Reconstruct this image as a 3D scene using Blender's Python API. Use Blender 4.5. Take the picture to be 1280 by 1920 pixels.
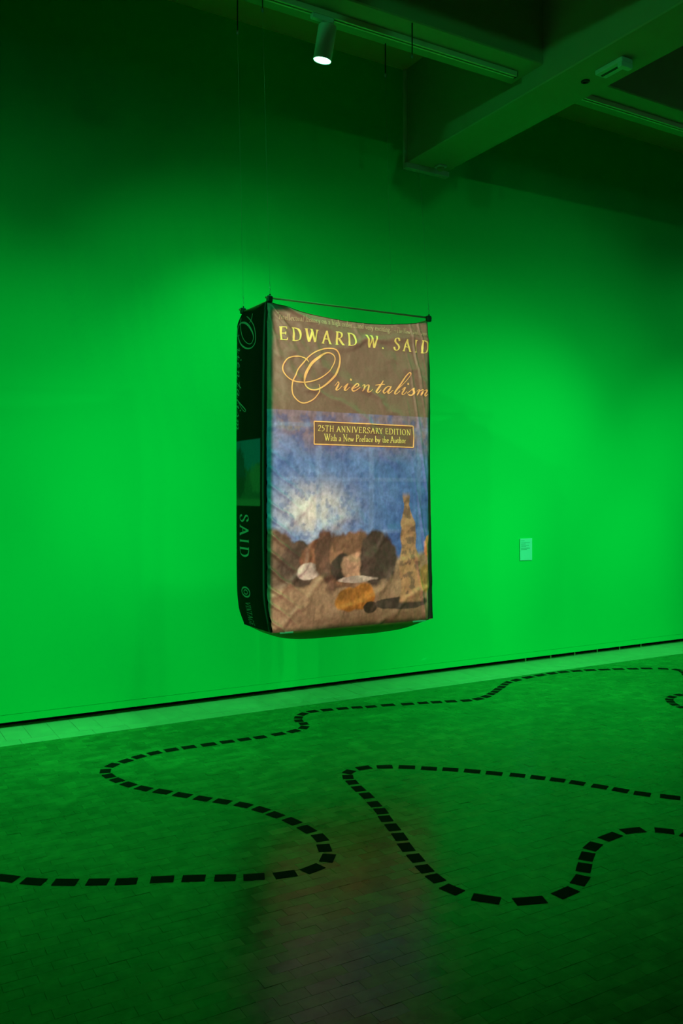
import bpy, math, random
import numpy as np
from mathutils import Vector, Matrix

for o in list(bpy.data.objects):
    bpy.data.objects.remove(o, do_unlink=True)
scene = bpy.context.scene
COL = scene.collection
rng = random.Random(7)

# ------------------------------------------------------------------ camera, world, exposure
H = 1.55                      # eye height
F = 1622.0                    # focal length in pixels of the 1280x1920 frame
HZ = 929.0                    # horizon row
TH = math.radians(30.08)      # camera yaw to the right of the wall normal
FW = (math.sin(TH), math.cos(TH)); RT = (math.cos(TH), -math.sin(TH))

cam_d = bpy.data.cameras.new('camera'); cam = bpy.data.objects.new('camera', cam_d); COL.objects.link(cam)
cam.location = (0, 0, H); cam.rotation_euler = (math.pi/2, 0, -TH)
cam_d.sensor_fit = 'VERTICAL'; cam_d.sensor_height = 36.0; cam_d.lens = F/1920*36.0
cam_d.shift_y = -(960-HZ)/1920.0
cam_d.clip_start = 0.05
scene.camera = cam
scene.view_settings.view_transform = 'Standard'
try: scene.view_settings.look = 'None'
except Exception: pass
scene.view_settings.gamma = 1.0
scene.view_settings.use_curve_mapping = False
scene.view_settings.exposure = 0.0

world = bpy.data.worlds.new('gallery_dark'); scene.world = world
world.use_nodes = True
world.node_tree.nodes['Background'].inputs[0].default_value = (1.0, 0.55, 0.2, 1)
world.node_tree.nodes['Background'].inputs[1].default_value = 0.0028

GREEN = (0.025, 1.0, 0.24)    # gel colour of the wall washers
WARM = (1.0, 0.80, 0.55)
WASH = [                      # track y, x, aim x on the wall, aim z, power, cone; all but one added, unseen
    (0.72, -1.8, 7.75, 0.3, 276, 66), (0.72, 6.6, 5.50, 0.3, 400, 66), (0.72, 7.2, 5.50, 0.3, 269, 52), (0.72, 8.4, 5.50, 1.8, 120, 52),
    (2.70, -2.4, 1.75, 0.3, 205, 80), (2.70, -1.2, 1.75, 0.3, 400, 40), (2.70, -0.6, 3.25, 1.8, 263, 52), (2.70, 0.6, 0.25, 0.3, 262, 80),
    (2.70, 6.0, 4.00, 0.3, 182, 40), (2.70, 7.2, 8.50, 0.3, 374, 66), (2.70, 7.8, 5.50, 1.8, 53, 80), (2.70, 8.4, 4.00, 0.3, 336, 52),
    (2.70, 9.0, 2.50, 0.3, 380, 52),
    (4.60, -0.2, 0.90, -1.5, 170, 34), (4.60, 0.9, 2.00, -1.5, 170, 34), (4.60, 6.2, 4.70, -1.5, 190, 34), (4.60, 7.4, 6.60, -1.5, 190, 34),  # unseen lamps added to brighten the floor strip near the wall
    (4.60, 2.53, 2.80, 1.0, 135, 80), (4.60, 9.0, 8.00, 2.0, 46, 105),
]
COVER_POWER = 2500.0
PROJ = Vector((-0.60, -1.20, 3.40))

def ray(px, py):
    r = (px-640.0)/F; u = (HZ-py)/F
    return (FW[0]+r*RT[0], FW[1]+r*RT[1], u)
def on_y(px, py, Y):
    d = ray(px, py); k = Y/d[1]; return (d[0]*k, Y, H+d[2]*k)
def on_x(px, py, X):
    d = ray(px, py); k = X/d[0]; return (X, d[1]*k, H+d[2]*k)
def on_z(px, py, Z):
    d = ray(px, py); k = (Z-H)/d[2]; return (d[0]*k, d[1]*k, Z)
def lin(c):
    return tuple(((v/255.0)/12.92 if v/255.0 <= .04045 else ((v/255.0+.055)/1.055)**2.4) for v in c)

# ------------------------------------------------------------------ helpers
def tag(o, label=None, cat=None, group=None, kind=None):
    if label: o['label'] = label
    if cat: o['category'] = cat
    if group: o['group'] = group
    if kind: o['kind'] = kind
    return o
def mesh(name, v, f, smooth=False):
    me = bpy.data.meshes.new(name); me.from_pydata([tuple(map(float, p)) for p in v], [], f); me.update()
    if smooth: me.polygons.foreach_set('use_smooth', [True]*len(me.polygons))
    return me
def obj(name, me, m, parent=None):
    o = bpy.data.objects.new(name, me); COL.objects.link(o)
    if m is not None and me is not None and not me.materials: me.materials.append(m)
    if parent: o.parent = parent
    return o
def empty(name, loc):
    o = bpy.data.objects.new(name, None); COL.objects.link(o); o.location = loc; o.empty_display_size = .1
    return o
class MB:
    def __init__(s): s.v = []; s.f = []
    def box(s, a, b):
        n = len(s.v); (x0, y0, z0), (x1, y1, z1) = a, b
        s.v += [(x0,y0,z0),(x1,y0,z0),(x1,y1,z0),(x0,y1,z0),(x0,y0,z1),(x1,y0,z1),(x1,y1,z1),(x0,y1,z1)]
        s.f += [tuple(n+i for i in q) for q in ((0,3,2,1),(4,5,6,7),(0,1,5,4),(1,2,6,5),(2,3,7,6),(3,0,4,7))]
        return s
    def bevbox(s, a, b, c):
        # box with chamfered top edges (z max) and vertical edges
        (x0,y0,z0),(x1,y1,z1) = a, b
        n = len(s.v)
        def ring(i, z):
            return [(x0+i+c,y0+i,z),(x1-i-c,y0+i,z),(x1-i,y0+i+c,z),(x1-i,y1-i-c,z),(x1-i-c,y1-i,z),(x0+i+c,y1-i,z),(x0+i,y1-i-c,z),(x0+i,y0+i+c,z)]
        rs = [ring(c*.6, z0), ring(0, z0+c), ring(0, z1-c), ring(c*.6, z1)]
        for r in rs: s.v += r
        for k in range(3):
            for j in range(8):
                s.f.append((n+k*8+j, n+k*8+(j+1)%8, n+k*8+8+(j+1)%8, n+k*8+8+j))
        s.f.append(tuple(n+24+j for j in range(8))); s.f.append(tuple(n+j for j in reversed(range(8))))
        return s
    def tube(s, pts, r, seg=10, cap=True):
        pts = [Vector(p) for p in pts]; n0 = len(s.v)
        rad = r if isinstance(r, (list, tuple)) else [r]*len(pts)
        for i, p in enumerate(pts):
            t = (pts[min(i+1, len(pts)-1)]-pts[max(i-1, 0)]).normalized()
            a = Vector((0,0,1)) if abs(t.z) < .9 else Vector((1,0,0))
            u = t.cross(a).normalized(); w = t.cross(u)
            for k in range(seg):
                an = 2*math.pi*k/seg
                q = p+(u*math.cos(an)+w*math.sin(an))*rad[i]; s.v.append(tuple(q))
        for i in range(len(pts)-1):
            for k in range(seg):
                a = n0+i*seg+k; b = n0+i*seg+(k+1)%seg
                s.f.append((a, a+seg, b+seg, b))
        if cap:
            s.f.append(tuple(n0+k for k in range(seg))); e = n0+(len(pts)-1)*seg
            s.f.append(tuple(e+k for k in reversed(range(seg))))
        return s
    def lathe(s, prof, axis_o, axis_d, seg=28):
        # prof: list of (dist along axis, radius)
        o = Vector(axis_o); d = Vector(axis_d).normalized()
        a = Vector((0,1,0)) if abs(d.y) < .9 else Vector((1,0,0))
        u = d.cross(a).normalized(); w = d.cross(u); n0 = len(s.v)
        for (h, r) in prof:
            for k in range(seg):
                an = 2*math.pi*k/seg
                s.v.append(tuple(o+d*h+(u*math.cos(an)+w*math.sin(an))*max(r, 1e-4)))
        for i in range(len(prof)-1):
            for k in range(seg):
                a_ = n0+i*seg+k; b_ = n0+i*seg+(k+1)%seg
                s.f.append((a_, b_, b_+seg, a_+seg))
        return s
    def build(s, name, m, parent=None, smooth=False):
        return obj(name, mesh(name, s.v, s.f, smooth), m, parent)

# ------------------------------------------------------------------ materials
def new_mat(name):
    m = bpy.data.materials.new(name); m.use_nodes = True
    nt = m.node_tree; b = nt.nodes['Principled BSDF']
    return m, nt, b
def plain(name, col, rough=.6, spec=.3, var=0.0, scale=8.0, bump=0.0, bscale=60.0, metal=0.0):
    m, nt, b = new_mat(name)
    b.inputs['Roughness'].default_value = rough; b.inputs['Metallic'].default_value = metal
    b.inputs['Specular IOR Level'].default_value = spec
    b.inputs['Base Color'].default_value = (*col, 1)
    tc = nt.nodes.new('ShaderNodeNewGeometry')
    if var > 0:
        n = nt.nodes.new('ShaderNodeTexNoise'); n.inputs['Scale'].default_value = scale; n.inputs['Detail'].default_value = 5
        nt.links.new(tc.outputs['Position'], n.inputs['Vector'])
        mx = nt.nodes.new('ShaderNodeMix'); mx.data_type = 'RGBA'
        mx.inputs['A'].default_value = (*[c*(1-var) for c in col], 1)
        mx.inputs['B'].default_value = (*[min(1, c*(1+var)) for c in col], 1)
        nt.links.new(n.outputs['Fac'], mx.inputs['Factor']); nt.links.new(mx.outputs['Result'], b.inputs['Base Color'])
    if bump > 0:
        n2 = nt.nodes.new('ShaderNodeTexNoise'); n2.inputs['Scale'].default_value = bscale; n2.inputs['Detail'].default_value = 3
        nt.links.new(tc.outputs['Position'], n2.inputs['Vector'])
        bp = nt.nodes.new('ShaderNodeBump'); bp.inputs['Strength'].default_value = bump; bp.inputs['Distance'].default_value = .01
        nt.links.new(n2.outputs['Fac'], bp.inputs['Height']); nt.links.new(bp.outputs['Normal'], b.inputs['Normal'])
    return m
def emit(name, col, st):
    m, nt, b = new_mat(name)
    b.inputs['Base Color'].default_value = (0, 0, 0, 1)
    b.inputs['Emission Color'].default_value = (*col, 1); b.inputs['Emission Strength'].default_value = st
    return m

BW, BH = .110, .055     # floor block size
def floor_mat():
    m, nt, b = new_mat('wood_block_floor'); L = nt.links
    N = lambda t: nt.nodes.new(t)
    def math_(op, a, c=None):
        n = N('ShaderNodeMath'); n.operation = op
        for i, x in enumerate((a, c)):
            if x is None: continue
            if isinstance(x, (int, float)): n.inputs[i].default_value = x
            else: L.new(x, n.inputs[i])
        return n.outputs[0]
    g = N('ShaderNodeNewGeometry'); sp = N('ShaderNodeSeparateXYZ'); L.new(g.outputs['Position'], sp.inputs[0])
    row = math_('FLOOR', math_('DIVIDE', sp.outputs[1], BH))
    off = math_('MULTIPLY', math_('MODULO', math_('ADD', row, 1000), 2.0), .5)
    colx = math_('FLOOR', math_('ADD', math_('DIVIDE', sp.outputs[0], BW), off))
    cb = N('ShaderNodeCombineXYZ'); L.new(colx, cb.inputs[0]); L.new(row, cb.inputs[1])
    wn = N('ShaderNodeTexWhiteNoise'); wn.noise_dimensions = '2D'; L.new(cb.outputs[0], wn.inputs['Vector'])
    rp = N('ShaderNodeValToRGB'); L.new(wn.outputs['Value'], rp.inputs[0])
    rp.color_ramp.elements[0].color = (.066, .118, .030, 1); rp.color_ramp.elements[1].color = (.104, .190, .050, 1)
    nz = N('ShaderNodeTexNoise'); nz.inputs['Scale'].default_value = 2.2; nz.inputs['Detail'].default_value = 6
    L.new(g.outputs['Position'], nz.inputs['Vector'])
    mr = N('ShaderNodeMapRange'); L.new(nz.outputs['Fac'], mr.inputs[0]); mr.inputs[1].default_value = .3; mr.inputs[2].default_value = .7
    mr.inputs[3].default_value = .75; mr.inputs[4].default_value = 1.2
    mx = N('ShaderNodeMix'); mx.data_type = 'RGBA'; mx.blend_type = 'MULTIPLY'; mx.inputs['Factor'].default_value = 1
    L.new(rp.outputs[0], mx.inputs['A']); L.new(mr.outputs[0], mx.inputs['B']); L.new(mx.outputs['Result'], b.inputs['Base Color'])
    mr2 = N('ShaderNodeMapRange'); L.new(wn.outputs['Value'], mr2.inputs[0]); mr2.inputs[3].default_value = .20; mr2.inputs[4].default_value = .30
    L.new(mr2.outputs[0], b.inputs['Roughness'])
    b.inputs['IOR'].default_value = 1.5
    b.inputs['Specular Tint'].default_value = (1.0, .72, .32, 1)
    nz2 = N('ShaderNodeTexNoise'); nz2.inputs['Scale'].default_value = 11; nz2.inputs['Detail'].default_value = 5; L.new(g.outputs['Position'], nz2.inputs['Vector'])
    mr3 = N('ShaderNodeMapRange'); L.new(nz2.outputs['Fac'], mr3.inputs[0]); mr3.inputs[1].default_value = .35; mr3.inputs[2].default_value = .65
    mr3.inputs[3].default_value = .72; mr3.inputs[4].default_value = 1.22
    mx2 = N('ShaderNodeMix'); mx2.data_type = 'RGBA'; mx2.blend_type = 'MULTIPLY'; mx2.inputs['Factor'].default_value = 1
    L.new(mx.outputs['Result'], mx2.inputs['A']); L.new(mr3.outputs[0], mx2.inputs['B']); L.new(mx2.outputs['Result'], b.inputs['Base Color'])
    n2 = N('ShaderNodeTexNoise'); n2.inputs['Scale'].default_value = 45; n2.inputs['Detail'].default_value = 3; L.new(g.outputs['Position'], n2.inputs['Vector'])
    bp = N('ShaderNodeBump'); bp.inputs['Strength'].default_value = .12; bp.inputs['Distance'].default_value = .004
    L.new(n2.outputs['Fac'], bp.inputs['Height']); L.new(bp.outputs['Normal'], b.inputs['Normal'])
    return m
def attr_mat(name, rough=.55, spec=.35, weave=.25):
    m, nt, b = new_mat(name); L = nt.links
    a = nt.nodes.new('ShaderNodeAttribute'); a.attribute_name = 'print'
    b.inputs['Roughness'].default_value = rough; b.inputs['Specular IOR Level'].default_value = spec
    g = nt.nodes.new('ShaderNodeNewGeometry')
    n = nt.nodes.new('ShaderNodeTexNoise'); n.inputs['Scale'].default_value = 70; n.inputs['Detail'].default_value = 4
    L.new(g.outputs['Position'], n.inputs['Vector'])
    mr = nt.nodes.new('ShaderNodeMapRange'); L.new(n.outputs['Fac'], mr.inputs[0]); mr.inputs[3].default_value = .82; mr.inputs[4].default_value = 1.18
    mx = nt.nodes.new('ShaderNodeMix'); mx.data_type = 'RGBA'; mx.blend_type = 'MULTIPLY'; mx.inputs['Factor'].default_value = 1
    L.new(a.outputs['Color'], mx.inputs['A']); L.new(mr.outputs[0], mx.inputs['B']); L.new(mx.outputs['Result'], b.inputs['Base Color'])
    bp = nt.nodes.new('ShaderNodeBump'); bp.inputs['Strength'].default_value = weave; bp.inputs['Distance'].default_value = .003
    L.new(n.outputs['Fac'], bp.inputs['Height']); L.new(bp.outputs['Normal'], b.inputs['Normal'])
    return m

M = {}
M['wall'] = plain('green_wall_paint', (.003, .60, .165), .75, .15, .015, 1.3, .04, 220)
M['floor'] = floor_mat()
M['stone'] = plain('pale_border_stone', (.66, .44, .26), .42, .4, .22, 9, .08, 40)
M['void'] = plain('dark_shadow_gap', (.004, .004, .003), .95, .05, .2, 10)
M['concrete'] = plain('painted_concrete', (.38, .36, .20), .8, .2, .07, 3, .12, 35)
M['slab'] = plain('brown_coffer_ceiling', (.78, .42, .12), .85, .15, .1, 2, .1, 20)
M['pale'] = plain('pale_painted_metal', (.62, .64, .58), .45, .4, .03, 12)
M['rail'] = plain('track_rail_aluminium', (.85, .72, .48), .4, .5, .04, 10)
M['black'] = plain('black_plastic', (.006, .006, .006), .5, .3, .1, 20)
M['vinyl'] = plain('black_floor_vinyl', (.005, .006, .005), .8, .08, .15, 15, .05, 90)
M['lamp'] = plain('lamp_housing_enamel', (.80, .80, .74), .35, .4, .03, 14)
M['lens'] = emit('lit_green_lens', (.25, 1.0, .55), 14)
M['rod'] = plain('brown_rod', (.38, .12, .06), .5, .4, .15, 12)
M['wire'] = plain('thin_steel_wire', (.35, .36, .33), .35, .5, .05, 30, metal=.8)
M['card'] = plain('white_label_card', (.90, .74, .84), .7, .2, .02, 30)
M['ink'] = plain('grey_label_ink', (.30, .38, .36), .8, .1, .05, 30)
M['brass'] = plain('brass_pin', (.6, .5, .25), .4, .5, .05, 30, metal=.5)
M['print'] = attr_mat('printed_cover_fabric')
M['spine_print'] = attr_mat('printed_spine_fabric', .75, .08, .15)
M['blackcloth'] = plain('black_fabric', (.010, .012, .010), .7, .25, .2, 30, .1, 120)
M['white_cloth'] = plain('pale_page_fabric', (.80, .56, .34), .85, .1, .08, 14, .1, 80)
M['gold'] = plain('gold_print_ink', (.80, .40, .19), .6, .2, .06, 40)
M['yellow'] = plain('yellow_print_ink', (.68, .52, .18), .6, .2, .06, 40)
M['cream'] = plain('cream_print_ink', (.36, .27, .20), .6, .2, .06, 40)
M['spine_ink'] = plain('spine_print_ink', (.22, .23, .18), .7, .15, .1, 40)
M['tape'] = plain('white_tape', (.55, .55, .58), .6, .2, .03, 40)

# ------------------------------------------------------------------ room shell
D = 6.09                       # wall face
ZC = 5.16                      # coffer ceiling
GAP = .040
X0, X1, Y0 = -4.0, 14.0, -3.0

w = MB(); w.box((X0, D, .092), (X1, D+.18, ZC)).build('wall_back', M['wall'])
wall = bpy.data.objects['wall_back']; tag(wall, 'tall flat green gallery wall behind the hanging book', 'wall', kind='structure')
bb = MB(); bb.box((X0, D+.0015, GAP), (X1, D+.18, .0905)); bb = bb.build('baseboard_back', M['wall'])
tag(bb, 'flush green skirting strip just above the dark shadow gap', 'baseboard', kind='structure')
t2 = MB(); t2.box((X0, D+.10, -.002), (X1, D+.18, GAP-.0005)); t2 = t2.build('trim_2', M['void'])
tag(t2, 'black recessed shadow gap along the foot of the green wall', 'shadow gap', kind='structure')
for i, px in enumerate((985, 1032, 1077, 1119, 1161, 1201)):
    p = on_y(px, 1240, D+.03)
    MB().tube([(p[0], D+.03, .0005), (p[0], D+.03, GAP)], .006, 8).build('levelling_pin', M['brass'], t2)

fl = MB(); fl.box((X0, Y0, -.12), (X1, D+.10, -.004)); floor = fl.build('floor', M['floor'])
tag(floor, 'dim green-lit wood block floor with a pale stone border', 'floor', kind='structure')
# blocks
def block_geo(sx, sy, c=.0003):
    a = (-sx/2, -sy/2); b = (sx/2, sy/2)
    v = []; f = []
    for (i, z) in ((0, -.0045), (0, -.0006), (c, 0)):
        v += [(a[0]+i, a[1]+i, z), (b[0]-i, a[1]+i, z), (b[0]-i, b[1]-i, z), (a[0]+i, b[1]-i, z)]
    for k in range(2):
        for j in range(4): f.append((k*4+j, k*4+(j+1)%4, k*4+4+(j+1)%4, k*4+4+j))
    f.append((8, 9, 10, 11))
    return v, f
bv, bf = block_geo(BW-.0004, BH-.0004)
YB = 5.665
spots = []
r0, r1 = int(math.floor(1.1/BH)), int(math.floor(YB/BH))
for row in range(r0, r1):
    yc = (row+.5)*BH
    off = .5*((row+1000) % 2)
    xa, xb = .149*yc-1.3, 1.259*yc+1.5
    for c in range(int(math.floor(xa/BW)), int(math.ceil(xb/BW))):
        xc = (c+.5-off)*BW
        dep = xc*FW[0]+yc*FW[1]
        lat = (xc*RT[0]+yc*RT[1])/dep
        vis = abs(lat) < .40 and H*F/dep < 995
        spots.append((xc, yc, dep, vis))
order = sorted(range(len(spots)), key=lambda i: (not spots[i][3], spots[i][2]))
near = set(order[:300])
block_me = mesh('floor_block', bv, bf); block_me.materials.append(M['floor'])
FV, FF = [], []
bva = np.array(bv)
for i, (xc, yc, dep, vis) in enumerate(spots):
    rx, ry, dz = rng.gauss(0, .004), rng.gauss(0, .0035), rng.uniform(-.0004, .0003)
    if i in near:
        o = bpy.data.objects.new('floor_block', block_me); COL.objects.link(o); o.parent = floor
        o.location = (xc, yc, dz); o.rotation_euler = (rx, ry, 0)
    else:
        n = len(FV)
        q = bva.copy(); q[:, 2] += dz+q[:, 1]*rx-q[:, 0]*ry; q[:, 0] += xc; q[:, 1] += yc
        FV += [tuple(p) for p in q]; FF += [tuple(n+k for k in f) for f in bf]
ob = obj('floor_block_field', mesh('floor_block_field', FV, FF), M['floor'], floor); ob['kind'] = 'stuff'
# stone border: two rows of tiles along the wall
def tile_row(ya, yb, wd, xs, xe, name):
    mes = []
    for k in range(3):
        b_ = MB(); b_.bevbox((-wd/2+.001, -(yb-ya)/2+.001, -.0045), (wd/2-.001, (yb-ya)/2-.001, .0004+.0003*k), .0010)
        me = mesh(name, b_.v, b_.f); me.materials.append(M['stone']); mes.append(me)
    n = int((xe-xs)/wd)
    for k in range(n):
        o = bpy.data.objects.new(name, mes[rng.randrange(3)]); COL.objects.link(o); o.parent = floor
        o.location = (xs+(k+.5)*wd, (ya+yb)/2, 0); o.rotation_euler = (rng.gauss(0, .0015), rng.gauss(0, .002), 0)
tile_row(5.782, D+.098, .152, .30, 10.4, 'border_tile')
tile_row(5.668, 5.780, .228, .30, 10.4, 'border_strip_tile')

# ceiling with beams
c_ = MB(); c_.box((X0, Y0, ZC), (X1, D+.18, ZC+.2)); ceil = c_.build('ceiling', M['slab'])
tag(ceil, 'dark brown coffered ceiling between concrete beams', 'ceiling', kind='structure')
MBX0, MBX1, MBZ = 4.150, 4.565, 4.362
SBY0, SBY1, SBZ = 4.42, 4.75, 4.492
def chamfer_beam_y(x0, x1, y0, y1, z0, z1, c=.008):
    pr = [(x0, z1), (x0, z0+c), (x0+c, z0), (x1-c, z0), (x1, z0+c), (x1, z1)]
    v = [(x, y0, z) for x, z in pr]+[(x, y1, z) for x, z in pr]; n = 6
    f = [(j, j+1, n+j+1, n+j) for j in range(5)]+[tuple(reversed(range(6))), tuple(range(6, 12))]
    return v, f
v, f = chamfer_beam_y(MBX0, MBX1, Y0, D-.001, MBZ, ZC); obj('main_beam', mesh('main_beam', v, f), M['concrete'], ceil)
def beam_x(x0, x1, y0, y1, z0, z1, c=.008):
    pr = [(y0, z1), (y0, z0+c), (y0+c, z0), (y1-c, z0), (y1, z0+c), (y1, z1)]
    v = [(x0, y, z) for y, z in pr]+[(x1, y, z) for y, z in pr]; n = 6
    f = [(j, n+j, n+j+1, j+1) for j in range(5)]+[tuple(range(6)), tuple(reversed(range(6, 12)))]
    return v, f
for (xa, xb) in ((X0, MBX0-.001), (MBX1+.001, X1)):
    for (ya, yb) in ((SBY0, SBY1), (2.54, 2.87), (.55, .88)):
        v, f = beam_x(xa, xb, ya, yb, SBZ, ZC); obj('cross_beam', mesh('cross_beam', v, f), M['concrete'], ceil)
# bearing trim where the main beam meets the wall
tr = MB()
tr.box((MBX0-.022, D-.055, MBZ-.044), (MBX1+.010, D-.001, MBZ-.001))
tr.box((MBX0-.022, D-.030, MBZ-.001), (MBX0-.002, D-.001, ZC-.002))
tr = tr.build('trim_1', M['pale']); tag(tr, 'pale metal angle trim where the concrete beam meets the wall', 'trim', kind='structure')

# ------------------------------------------------------------------ lighting track and lamps
TY = 4.60
def track(xa, xb, label, ty=TY):
    r = empty('lighting_track', ((xa+xb)/2, ty, SBZ-.001)); h = (xb-xa)/2
    MB().box((-h, -.020, -.034), (h, -.007, 0)).box((-h, .007, -.034), (h, .020, 0)).build('rail_lip', M['rail'], r)
    MB().box((-h, -.0065, -.016), (h, .0065, -.0005)).build('conductor_slot', M['black'], r)
    MB().box((-h-.004, -.022, -.036), (-h-.0003, .022, 0)).build('end_cap', M['black'], r)
    MB().box((h+.0003, -.022, -.036), (h+.004, .022, 0)).build('end_cap', M['black'], r)
    return tag(r, label, 'track', 'lighting tracks under the cross beam')
track(-3.6, 4.06, 'lighting track carrying the lit spotlight, left of the main beam')
track(4.66, 12.0, 'empty-looking lighting track right of the main beam')

def aim_dir(p, t): return (Vector(t)-Vector(p)).normalized()
def lamp(x, target, power, cone, blend, label, ty=TY, zt=SBZ-.035, col=GREEN, head_dir=None, soft=.035, drop=0.0):
    r = empty('track_spotlight', (x, ty, zt))
    MB().bevbox((-.075, -.017, -.030), (.075, .017, 0), .004).build('track_adapter', M['lamp'], r)
    MB().tube([(.035, 0, -.029), (.035, 0, -.062-drop)], .011, 12).build('swivel_stem', M['lamp'], r)
    piv = Vector((.035, 0, -.062-drop))
    pw = Vector((x, ty, zt))+piv
    d = head_dir.normalized() if head_dir is not None else aim_dir(pw, target)
    R_ = .056; L_ = .205
    o0 = piv-d*.012
    MB().lathe([(0, .001), (0, R_*.94), (.006, R_), (L_, R_), (L_, R_*.96), (L_-.006, R_*.95)], o0, d).build('lamp_body', M['lamp'], r, True)
    MB().lathe([(L_-.004, R_*.94), (L_-.001, R_*.5), (L_, .001)], o0, d).build('lens', M['lens'], r, True)
    ld = bpy.data.lights.new('spot_beam', 'SPOT'); ld.energy = power; ld.color = col
    ld.spot_size = math.radians(cone); ld.spot_blend = blend; ld.shadow_soft_size = soft
    lo = bpy.data.objects.new('spot_beam', ld); COL.objects.link(lo); lo.parent = r
    lp = o0+d*(L_+.03); lo.location = lp
    td = aim_dir(pw, target)
    lo.rotation_euler = td.to_track_quat('-Z', 'Y').to_euler()
    tag(r, label, 'spotlight', 'track spotlights')
    return r
TRACKS = {0.72: 'track above the viewer', 2.70: 'middle track', 4.60: 'track over the book'}
ORD = ['first', 'second', 'third', 'fourth', 'fifth', 'sixth', 'seventh', 'eighth', 'ninth']
for (ty, x, ax, az, pw, cone) in WASH:  # all but the lit one are unseen lamps added to set the wall brightness
    row = sorted(w_[1] for w_ in WASH if w_[0] == ty)
    vis = ty == 4.60 and x == 2.53
    nm = 'white cylinder spotlight with glowing green lens hanging from the ceiling track' if vis else 'added unseen white cylinder spotlight, %s from the left on the %s' % (ORD[row.index(x)], TRACKS[ty])
    lamp(x, (ax, D, az), pw, cone, 1.0, nm, ty=ty, head_dir=Vector((-.10, .16, -1.0)) if vis else None, drop=.5 if x == 8.4 and ty == .72 else 0)
for ty, nm in ((.72, 'above the viewer'), (2.70, 'under the middle beam')):  # unseen tracks added to carry the extra wall lamps
    track(-3.0, 4.0, 'added unseen lighting track %s, left of the main beam' % nm, ty)
    track(4.8, 10.0, 'added unseen lighting track %s, right of the main beam' % nm, ty)

# ------------------------------------------------------------------ fittings on the beam
p = on_z(1150, 122, MBZ)
r = empty('emergency_light_box', (p[0], p[1], MBZ))
MB().bevbox((-.050, -.115, -.030), (.050, .115, -.0008), .004).build('base_plate', M['pale'], r)
MB().box((-.012, -.08, -.034), (.006, .10, -.0302)).build('slot', M['black'], r)
MB().bevbox((-.050, -.115, -.062), (.050, -.075, -.0305), .004).build('end_block', M['pale'], r)
tag(r, 'small pale slotted box fixed under the concrete beam', 'fixture')
p = on_z(1097, 152, MBZ)
r = empty('cable_grommet', (p[0], p[1], MBZ))
MB().lathe([(.0006, .001), (.0006, .030), (.008, .028), (.009, .018), (.002, .016)], (0, 0, 0), (0, 0, -1), 20).build('ring', M['black'], r, True)
tag(r, 'small round black grommet under the concrete beam', 'grommet')
p = on_z(820, 314, MBZ)
r = empty('motion_sensor', (p[0], min(p[1], D-.13), MBZ))
MB().bevbox((-.040, -.040, -.018), (.040, .040, -.0006), .004).build('mount', M['pale'], r)
MB().lathe([(.0185, .032), (.030, .030), (.042, .022), (.050, .001)], (0, 0, 0), (0, 0, -1), 20).build('dome', M['concrete'], r, True)
tag(r, 'little domed sensor under the beam end by the wall', 'sensor')

# ------------------------------------------------------------------ wall label
a = on_y(974, 1010, D); b = on_y(996.5, 1050, D)
r = empty('wall_label', ((a[0]+b[0])/2, D, (a[2]+b[2])/2)); hw = (b[0]-a[0])/2; hh = (a[2]-b[2])/2
MB().bevbox((-hw, -.006, -hh), (hw, -.0006, hh), .001).build('card', M['card'], r)
for k, z, wd in ((0, .80, .35), (1, .62, .85), (2, .50, .45), (3, .36, .78), (4, .28, .50), (5, .14, .85), (6, .06, .85), (7, -.02, .55)):
    m_ = MB(); x = -hw*.84
    end = -hw*.84+2*hw*.84*wd
    while x < end-.002:
        l = rng.uniform(.006, .014); m_.box((x, -.0068, hh*z-.0022), (min(x+l, end), -.0061, hh*z+.0022)); x += l+.003
    m_.build('print_line', M['ink'], r)
tag(r, 'small white text label card on the green wall right of the book', 'wall label')

# ------------------------------------------------------------------ giant fabric book
BX0, BX1, BY0, BY1, BZ0, BZ1 = 2.277, 3.520, 4.830, 5.310, .700, 2.745
def sstep(x, a, b):
    t = np.clip((x-a)/(b-a), 0, 1); return t*t*(3-2*t)
_g = np.random.RandomState(11).rand(256, 256)
def vnoise(x, y):
    xi = np.floor(x).astype(int); yi = np.floor(y).astype(int); fx = x-xi; fy = y-yi
    fx = fx*fx*(3-2*fx); fy = fy*fy*(3-2*fy)
    g = lambda i, j: _g[i % 256, j % 256]
    return (g(xi, yi)*(1-fx)+g(xi+1, yi)*fx)*(1-fy)+(g(xi, yi+1)*(1-fx)+g(xi+1, yi+1)*fx)*fy
def fbm(x, y, o=4):
    s = 0; a = .5
    for k in range(o):
        s = s+a*vnoise(x*2**k+17.3*k, y*2**k+5.1*k); a *= .5
    return s/.94
def edges(t):
    xl = BX0+.028*np.clip((.12-t)/.12, 0, 1)**1.5-.006*np.sin(np.pi*np.clip(t, 0, 1))
    xr = BX1-.030*sstep(t, .80, 1.0)+.022*np.clip((.5-t)/.5, 0, 1)+.004
    return xl, xr
def ridge(ph): return (.5+.5*np.cos(ph))**3
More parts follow.
